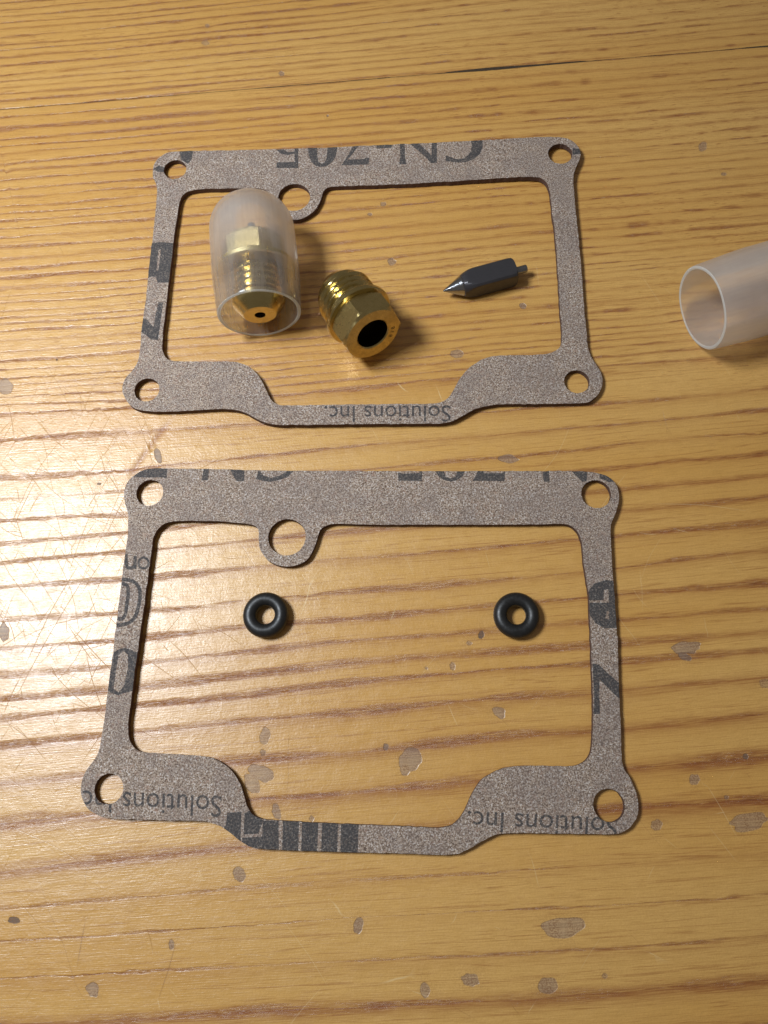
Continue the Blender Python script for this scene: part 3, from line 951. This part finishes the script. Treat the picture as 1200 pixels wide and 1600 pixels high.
L_PRINT = [
    z1([(215, 185), (330, 80), (612, 80), (602, 207), (560, 195), (300, 196)]),
    z1([(1040, 80), (1100, 80), (1090, 225), (1010, 232)]),
    z2([(115, 70), (252, 70), (249, 191), (180, 191), (140, 130)]),
    z2([(358, 172), (375, 120), (385, 80), (400, 100), (430, 140), (500, 160), (580, 140), (650, 100), (655, 80), (725, 80), (660, 150), (580, 180), (500, 198), (430, 190)]),
    z3([(130, 108), (170, 120), (330, 115), (335, 80), (356, 80), (356, 190), (135, 186)]),
    z3([(470, 80), (555, 80), (580, 150), (620, 165), (670, 150), (695, 80), (765, 80), (740, 140), (690, 180), (630, 196), (560, 180), (510, 145)]),
    z3([(885, 80), (870, 120), (830, 188), (1130, 190), (1136, 98), (1100, 116), (935, 116), (935, 80)]),
    z4([(150, 90), (207, 90), (216, 250), (150, 245), (135, 180)]),
    z4([(450, 100), (655, 100), (650, 242), (600, 246), (540, 190)]),
    z4([(810, 130), (900, 140), (1000, 240), (960, 250), (910, 250), (870, 230), (795, 205)]),
    # left arm
    stroke(q5([(300, 100), (303, 190), (315, 232), (345, 240), (388, 225)]), 5.2), stroke(q5([(392, 120), (389, 252)]), 5.2),
    [ring(475, 190, 62, 66), ring(475, 190, 40, 42)],
    stroke(q5([(230, 352), (330, 362), (405, 400), (440, 480), (430, 600), (400, 710), (350, 775), (270, 806), (190, 812)]), 5.8),
    stroke(q5([(255, 395), (310, 415), (322, 500), (305, 620), (288, 715), (250, 752), (205, 735)]), 5.6),
    [q5([(180, 1080), (230, 1052), (290, 1038), (350, 1058), (430, 1090), (395, 1250), (365, 1470), (290, 1490), (220, 1512), (165, 1495), (120, 1470), (145, 1280)]),
     q5([(225, 1110), (280, 1070), (320, 1110), (318, 1250), (280, 1420), (225, 1482), (178, 1450), (185, 1380), (200, 1280)])],
    # right arm
    [r8([(205, 170), (300, 140), (400, 148), (410, 540), (290, 542), (215, 500), (168, 430), (150, 330), (158, 230)]),
     r8([(285, 225), (322, 215), (328, 330), (150, 327), (150, 311), (285, 309)]), r8([(308, 398), (330, 402), (326, 425), (312, 432), (330, 445), (330, 465), (300, 462), (300, 440), (308, 430)])],
    [r8([(190, 838), (242, 845), (330, 925), (430, 1015), (430, 1140), (370, 1090), (250, 970), (248, 1100), (254, 1256), (198, 1259), (205, 1100)])],
    # bottom block
    zb([(45, 210), (112, 205), (108, 320), (110, 362), (20, 310), (40, 260)]),
    zb([(126, 212), (150, 200), (215, 246), (190, 308), (122, 312)]),
    zb([(212, 246), (286, 248), (287, 400), (180, 390), (113, 370), (115, 326), (208, 322)]),
    zb([(306, 246), (382, 248), (378, 400), (302, 396)]), zb([(396, 248), (472, 250), (467, 405), (391, 402)]),
    zb([(490, 252), (565, 254), (561, 405), (485, 402)]), zb([(579, 255), (662, 258), (656, 408), (575, 404)]),
    place_text('Solutions Inc', (346.5, 1243.5), (129.5, 1235), 33),
    place_text('Solutions Inc.', (965, 1278), (731, 1267), 31),
]


def lift_u(x, y):
    g = math.exp(-((x - 900) ** 2 + (y - 240) ** 2) / 160 ** 2) * .30 + math.exp(-((x - 560) ** 2 + (y - 660) ** 2) / 220 ** 2) * .22 + math.exp(-((x - 240) ** 2 + (y - 480) ** 2) / 150 ** 2) * .12
    return g * MM


def lift_l(x, y):
    g = math.exp(-((x - 230) ** 2 + (y - 960) ** 2) / 170 ** 2) * .18 + math.exp(-((x - 955) ** 2 + (y - 800) ** 2) / 150 ** 2) * .10
    return g * MM


gasket('upper speckled grey paper gasket, the one framing the brass fittings and the needle', U_OUT, U_IN, U_HOLES, U_PRINT, lift_u, 11)
gasket('lower speckled grey paper gasket with the two black rubber rings lying inside it', L_OUT, L_IN, L_HOLES, L_PRINT, lift_l, 23)


# ------------------------------------------------------------------ rubber rings
def torus_mesh(Rm, rm):
    vs, fs = [], []
    n, m = 72, 28
    for i in range(n):
        a = 2 * math.pi * i / n
        for j in range(m):
            b = 2 * math.pi * j / m
            r = Rm + rm * math.cos(b)
            vs.append((r * math.cos(a) * MM, r * math.sin(a) * MM, rm * math.sin(b) * MM))
    for i in range(n):
        for j in range(m):
            fs.append((i * m + j, ((i + 1) % n) * m + j, ((i + 1) % n) * m + (j + 1) % m, i * m + (j + 1) % m))
    return mesh_from('rubber_ring', vs, fs, 180)


ring_me = torus_mesh(2.05, .90)
ring_me.materials.append(M_RUBBER)
for (x, y, lab) in ((415.5, 961, 'left one of the two black rubber rings, near the worn pale side of the table'),
                    (807, 961.5, 'right one of the two black rubber rings, beside a small dark chip in the varnish')):
    o = bpy.data.objects.new('rubber_ring', ring_me)
    C.objects.link(o)
    p = bp(x, y, .90 * MM)
    o.location = (p[0], p[1], .90 * MM + .02 * MM)
    o['label'] = lab
    o['category'] = 'o-ring'
    o['group'] = 'black rubber rings inside the lower gasket'


# ------------------------------------------------------------------ brass fittings
def thread_mesh(x0, x1, rmaj, depth, pitch, rin):
    nt, per = 96, 10
    nx = int((x1 - x0) / pitch * per) + 1

    def f(i, th):
        if i == 0:
            return x0, rin
        if i == nx + 1:
            return x1, rin
        x = x0 + (x1 - x0) * (i - 1) / (nx - 1)
        ph = (x / pitch - th / (2 * math.pi)) % 1.0
        tri = abs(ph * 2 - 1)
        r = rmaj - depth * min(1, max(0, (tri - .12) / .76))
        r = min(r, rmaj - depth * .9 + (x - x0) * 1.2, rmaj - depth * .9 + (x1 - x) * 1.2)
        return x, r
    return surf(f, nx + 2, nt, 22, name='threaded_stem')


def hex_mesh(x0, x1, af, bore, depth, rcham):
    """hexagon from x0 (flange side) to x1 (outer face with bore), corners chamfered on both ends"""
    nt = 144
    xs = [x0 + (x1 - x0) * k / 14 for k in range(15)]
    prof = [(x0, 1.0, 0)] + [(x, 99, 1) for x in xs] + [(x1, rcham - .08, 0), (x1, bore + .16, 0), (x1 - .14, bore, 0), (x1 - .3, bore, 0)]

    def f(i, th):
        x, r, k = prof[i]
        if not k:
            return x, r
        m = (th + math.pi / 6) % (math.pi / 3) - math.pi / 6
        rh = af / 2 / math.cos(m)
        rc = rcham + (x1 - x) * 1.5
        rb = af / 2 * .99 + (x - x0) * .9
        return x, min(rh, rc, rb)
    return surf(f, len(prof), nt, 18, name='hex_head')


TH0, TH1, FL1, HX1 = 0.0, 4.3, 5.15, 9.0        # stem, flange, hexagon along the axis in mm


def fitting(loc, quat, label, stamped, fr=4.82, tr=4.2, group='brass valve seats'):
    t = empty('brass_fitting', loc, label, 'brass fitting', group, quat)
    link('cone_tip', lathe([(-2.0, .75), (-2.3, .75), (-2.32, .80), (-2.32, 2.25), (-2.25, 2.35), (-.75, 3.55), (-.62, 3.62), (0, 3.66), (.05, 3.0), (.05, .75), (-1.9, .6)], 96, 18, name='cone_tip'), [M_BRASS], t)
    link('threaded_stem', thread_mesh(TH0 + .05, TH1, tr, .56, 1.0, 2.9), [M_BRASS], t)
    link('flange', lathe([(TH1 - .02, 2.8), (TH1 - .02, fr - .27), (TH1 + .10, fr - .06), (TH1 + .22, fr), (FL1 - .2, fr), (FL1 - .05, fr - .12), (FL1, fr - .32), (FL1, 2.8)], 128, 24, name='flange'), [M_FLANGE if fr > 5 else M_BRASS], t)
    h = link('hex_head', hex_mesh(FL1, HX1, 8.1, 2.3, 6.5, 4.02), [M_MILLED if fr > 5 else M_HEX], t)
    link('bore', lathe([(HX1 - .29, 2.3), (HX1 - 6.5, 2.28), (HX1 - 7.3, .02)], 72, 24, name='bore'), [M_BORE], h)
    if stamped:
        lps = text_loops('8 1 8')
        pts = np.concatenate(lps); cx = (pts[:, 0].min() + pts[:, 0].max()) / 2
        vs, fs = [], []
        allv, alle = [], []
        for l in lps:
            o0 = len(allv)
            allv += [Vector((float(q[0]), float(q[1]))) for q in l]
            alle += [(o0 + k, o0 + (k + 1) % len(l)) for k in range(len(l))]
        rs = delaunay_2d_cdt(allv, alle, [], 0, 1e-5)
        v2 = np.array([(v.x, v.y) for v in rs[0]])
        tr = np.array([f_ for f_ in rs[2] if len(f_) == 3])
        keep = inside(v2[tr].mean(1), lps)
        sc = .85
        for (x, y) in v2:
            ang = STAMP_ANG + (x - cx) * sc / 3.05
            rr_ = 3.40 - y * sc
            vs.append(((HX1 + .012) * MM, rr_ * math.cos(ang) * MM, rr_ * math.sin(ang) * MM))
        fs = [tuple(int(q) for q in f_) for f_ in tr[keep]]
        link('stamped_number', mesh_from('stamped_number', vs, fs), [M_STAMP], h)
    return t


STAMP_ANG = math.radians(-40)


def needle(loc, quat, label):
    """square bodied needle with a cone point, lying along local X; 0 = cone base"""
    t = empty('valve_needle', loc, label, 'valve needle', 'steel valve needles', quat)

    def body(i, th):
        prof = [(0, .3), (0, 1.45), (.08, 1.55), (.55, 1.75), (1.0, 1.92), (1.5, 2.05), (2.0, 2.1), (7.2, 2.1), (7.75, 2.02), (7.95, 1.85), (8.0, 1.7), (8.0, .3)]
        x, r = prof[i]
        m = (th + math.pi / 4) % (math.pi / 2) - math.pi / 4
        return x, min(r, 1.62 / math.cos(m))
    nb = 12
    link('body', surf(body, nb, 144, 20, name='body'), [M_STEEL], t)
    link('cone_point', lathe([(.02, .3), (.02, 1.42), (-.12, 1.46), (-.2, 1.4), (-2.75, .14), (-2.85, .07), (-2.88, .001)], 96, 24, name='cone_point'), [M_CONE], t)
    link('pin', lathe([(7.9, .55), (9.75, .55), (9.85, .48), (9.86, .001)], 64, 24, name='pin'), [M_PIN], t)
    return t


def cap(loc, quat, label, mat):
    """round-ended soft plastic cap along local X, mouth at 0, closed end at +X"""
    Lc, wall = 18.7, .5
    o = [(.06, 5.70), (.35, 5.78), (2.5, 5.90), (5, 6.05), (7.4, 6.14), (9, 6.10), (13.6, 6.06)]
    c0, rr = 13.6, 6.06
    nn = 14
    for k in range(1, nn + 1):
        a_ = math.pi / 2 * k / nn
        ex = 1.0
        o.append((c0 + (Lc - c0) * math.sin(a_) ** ex, max(.01, rr * math.cos(a_) ** .74)))
    i_ = [(x - (wall if x > 13 else 0) * ((x - 13.6) / (Lc - 13.6) if x > 13.6 else 0), max(.01, r - wall * (1 if r > .6 else 0))) for x, r in o]
    prof = o + i_[::-1]
    prof = [(-.02, 5.56)] + prof[:] + [(-.02, 5.36)]
    prof[1] = (.06, 5.70); prof[-2] = (.06, 5.24)

    def f(i, th):
        x, r = prof[i % len(prof)]
        w = .05 * math.sin(2 * th + 1) + .03 * math.sin(5 * th) if x < .5 else .02 * math.sin(2 * th)
        return x + (w * .8 if x < .5 else 0), r * (1 + .004 * math.sin(2 * th + .5)) if r > 1 else r
    me = surf(f, len(prof), 160, 40, close=True, name='plastic_cap')
    n_ = len(prof)
    for p_ in me.polygons:
        i_ = p_.index // 160
        if i_ in (0, n_ - 2, n_ - 1):
            p_.material_index = 1
    ob = link('plastic_cap', me, [mat, M_RIM])
    ob.location = loc
    ob.rotation_mode = 'QUATERNION'
    ob.rotation_quaternion = quat
    ob['label'] = label
    ob['category'] = 'plastic cap'
    ob['group'] = 'milky plastic caps'
    return ob


RC = 6.08
CAPROLL = 0
# capped fitting on the left
m0 = bp(405.5, 490.5, 6.0 * MM)                     # centre of the mouth
m1 = bp(393, 352, RC * MM)
ax = (m1 - m0); ax[2] = 0; ax /= np.linalg.norm(ax)
TILT = math.radians(-.7)                       # it lies on its bulge and its closed end
cap(tuple(m0), axis_quat(np.array([ax[0] * math.cos(TILT), ax[1] * math.cos(TILT), math.sin(TILT)])), 'clear rounded plastic cap at left with a brass fitting pushed inside', M_PLASTIC)
te = math.radians(3.6)
axt = np.array([ax[0] * math.cos(te), ax[1] * math.cos(te), math.sin(te)])
fc = m0 + ax * 0.1 * MM                          # face of the cone tip, just behind the mouth
f0 = fc + axt * 2.3 * MM
f0[2] = (6.0 - .30) * MM
want = np.array([-.193, -.263, .945])            # facet normal that throws the lamp's light to the lens
yv = np.cross([0, 0, 1], axt); yv /= np.linalg.norm(yv)
zv = np.cross(axt, yv)
roll = math.atan2(want @ zv, want @ yv)
fitting(tuple(f0), axis_quat(axt, roll + math.radians(CAPROLL)), 'brass fitting with a drilled cone tip, sitting inside the left plastic cap', False, 5.58, 3.75)
nd0 = f0 + axt * 2.2 * MM
needle(tuple(nd0), axis_quat(axt, 0.3), 'dark needle poking out of the capped brass fitting, behind the bright facet')
# loose fitting: rests on the rim of its flange and on its tip
el = math.radians(12.5)
az = math.radians(-66.0)
fa = np.array([math.cos(el) * math.cos(az), math.cos(el) * math.sin(az), math.sin(el)])
hc = bp(583, 522.5, 7.2 * MM)                    # centre of the hexagon's outer face
b0 = hc - fa * HX1 * MM
low = min(((b0 + fa * x * MM)[2] - r * MM * math.cos(el)) for x, r in ((TH1 + .25, 4.82), (-.62, 3.62), (.5, 4.2), (HX1 - .3, 4.5)))
sh = -low
hz = 7.2 * MM + sh
hc = bp(583, 522.5, hz); b0 = hc - fa * HX1 * MM
low = min(((b0 + fa * x * MM)[2] - r * MM * math.cos(el)) for x, r in ((TH1 + .25, 4.82), (-.62, 3.62), (.5, 4.2), (HX1 - .3, 4.5)))
b0[2] -= low
fitting(tuple(b0), axis_quat(fa, math.radians(14)), 'loose brass fitting with a black bore in its hexagon, between cap and needle', True)
# loose needle
n0 = bp(722, 446, 1.75 * MM)
n1 = bp(806, 423, 1.75 * MM)
na = n1 - n0; na[2] = 0; na /= np.linalg.norm(na)
needle((n0[0], n0[1], 1.64 * MM), axis_quat(na, math.radians(0)), 'loose dark steel needle lying on the wood right of the brass fitting')
# empty cap at the right edge
c0_ = bp(1096, 482, RC * MM)
c1_ = bp(1200, 450, RC * MM)
ca = c1_ - c0_; ca[2] = 0; ca /= np.linalg.norm(ca)
cap((c0_[0], c0_[1], RC * MM), axis_quat(ca, 1.0), 'empty milky cap at right, cut off by the photo edge', M_MILKY)
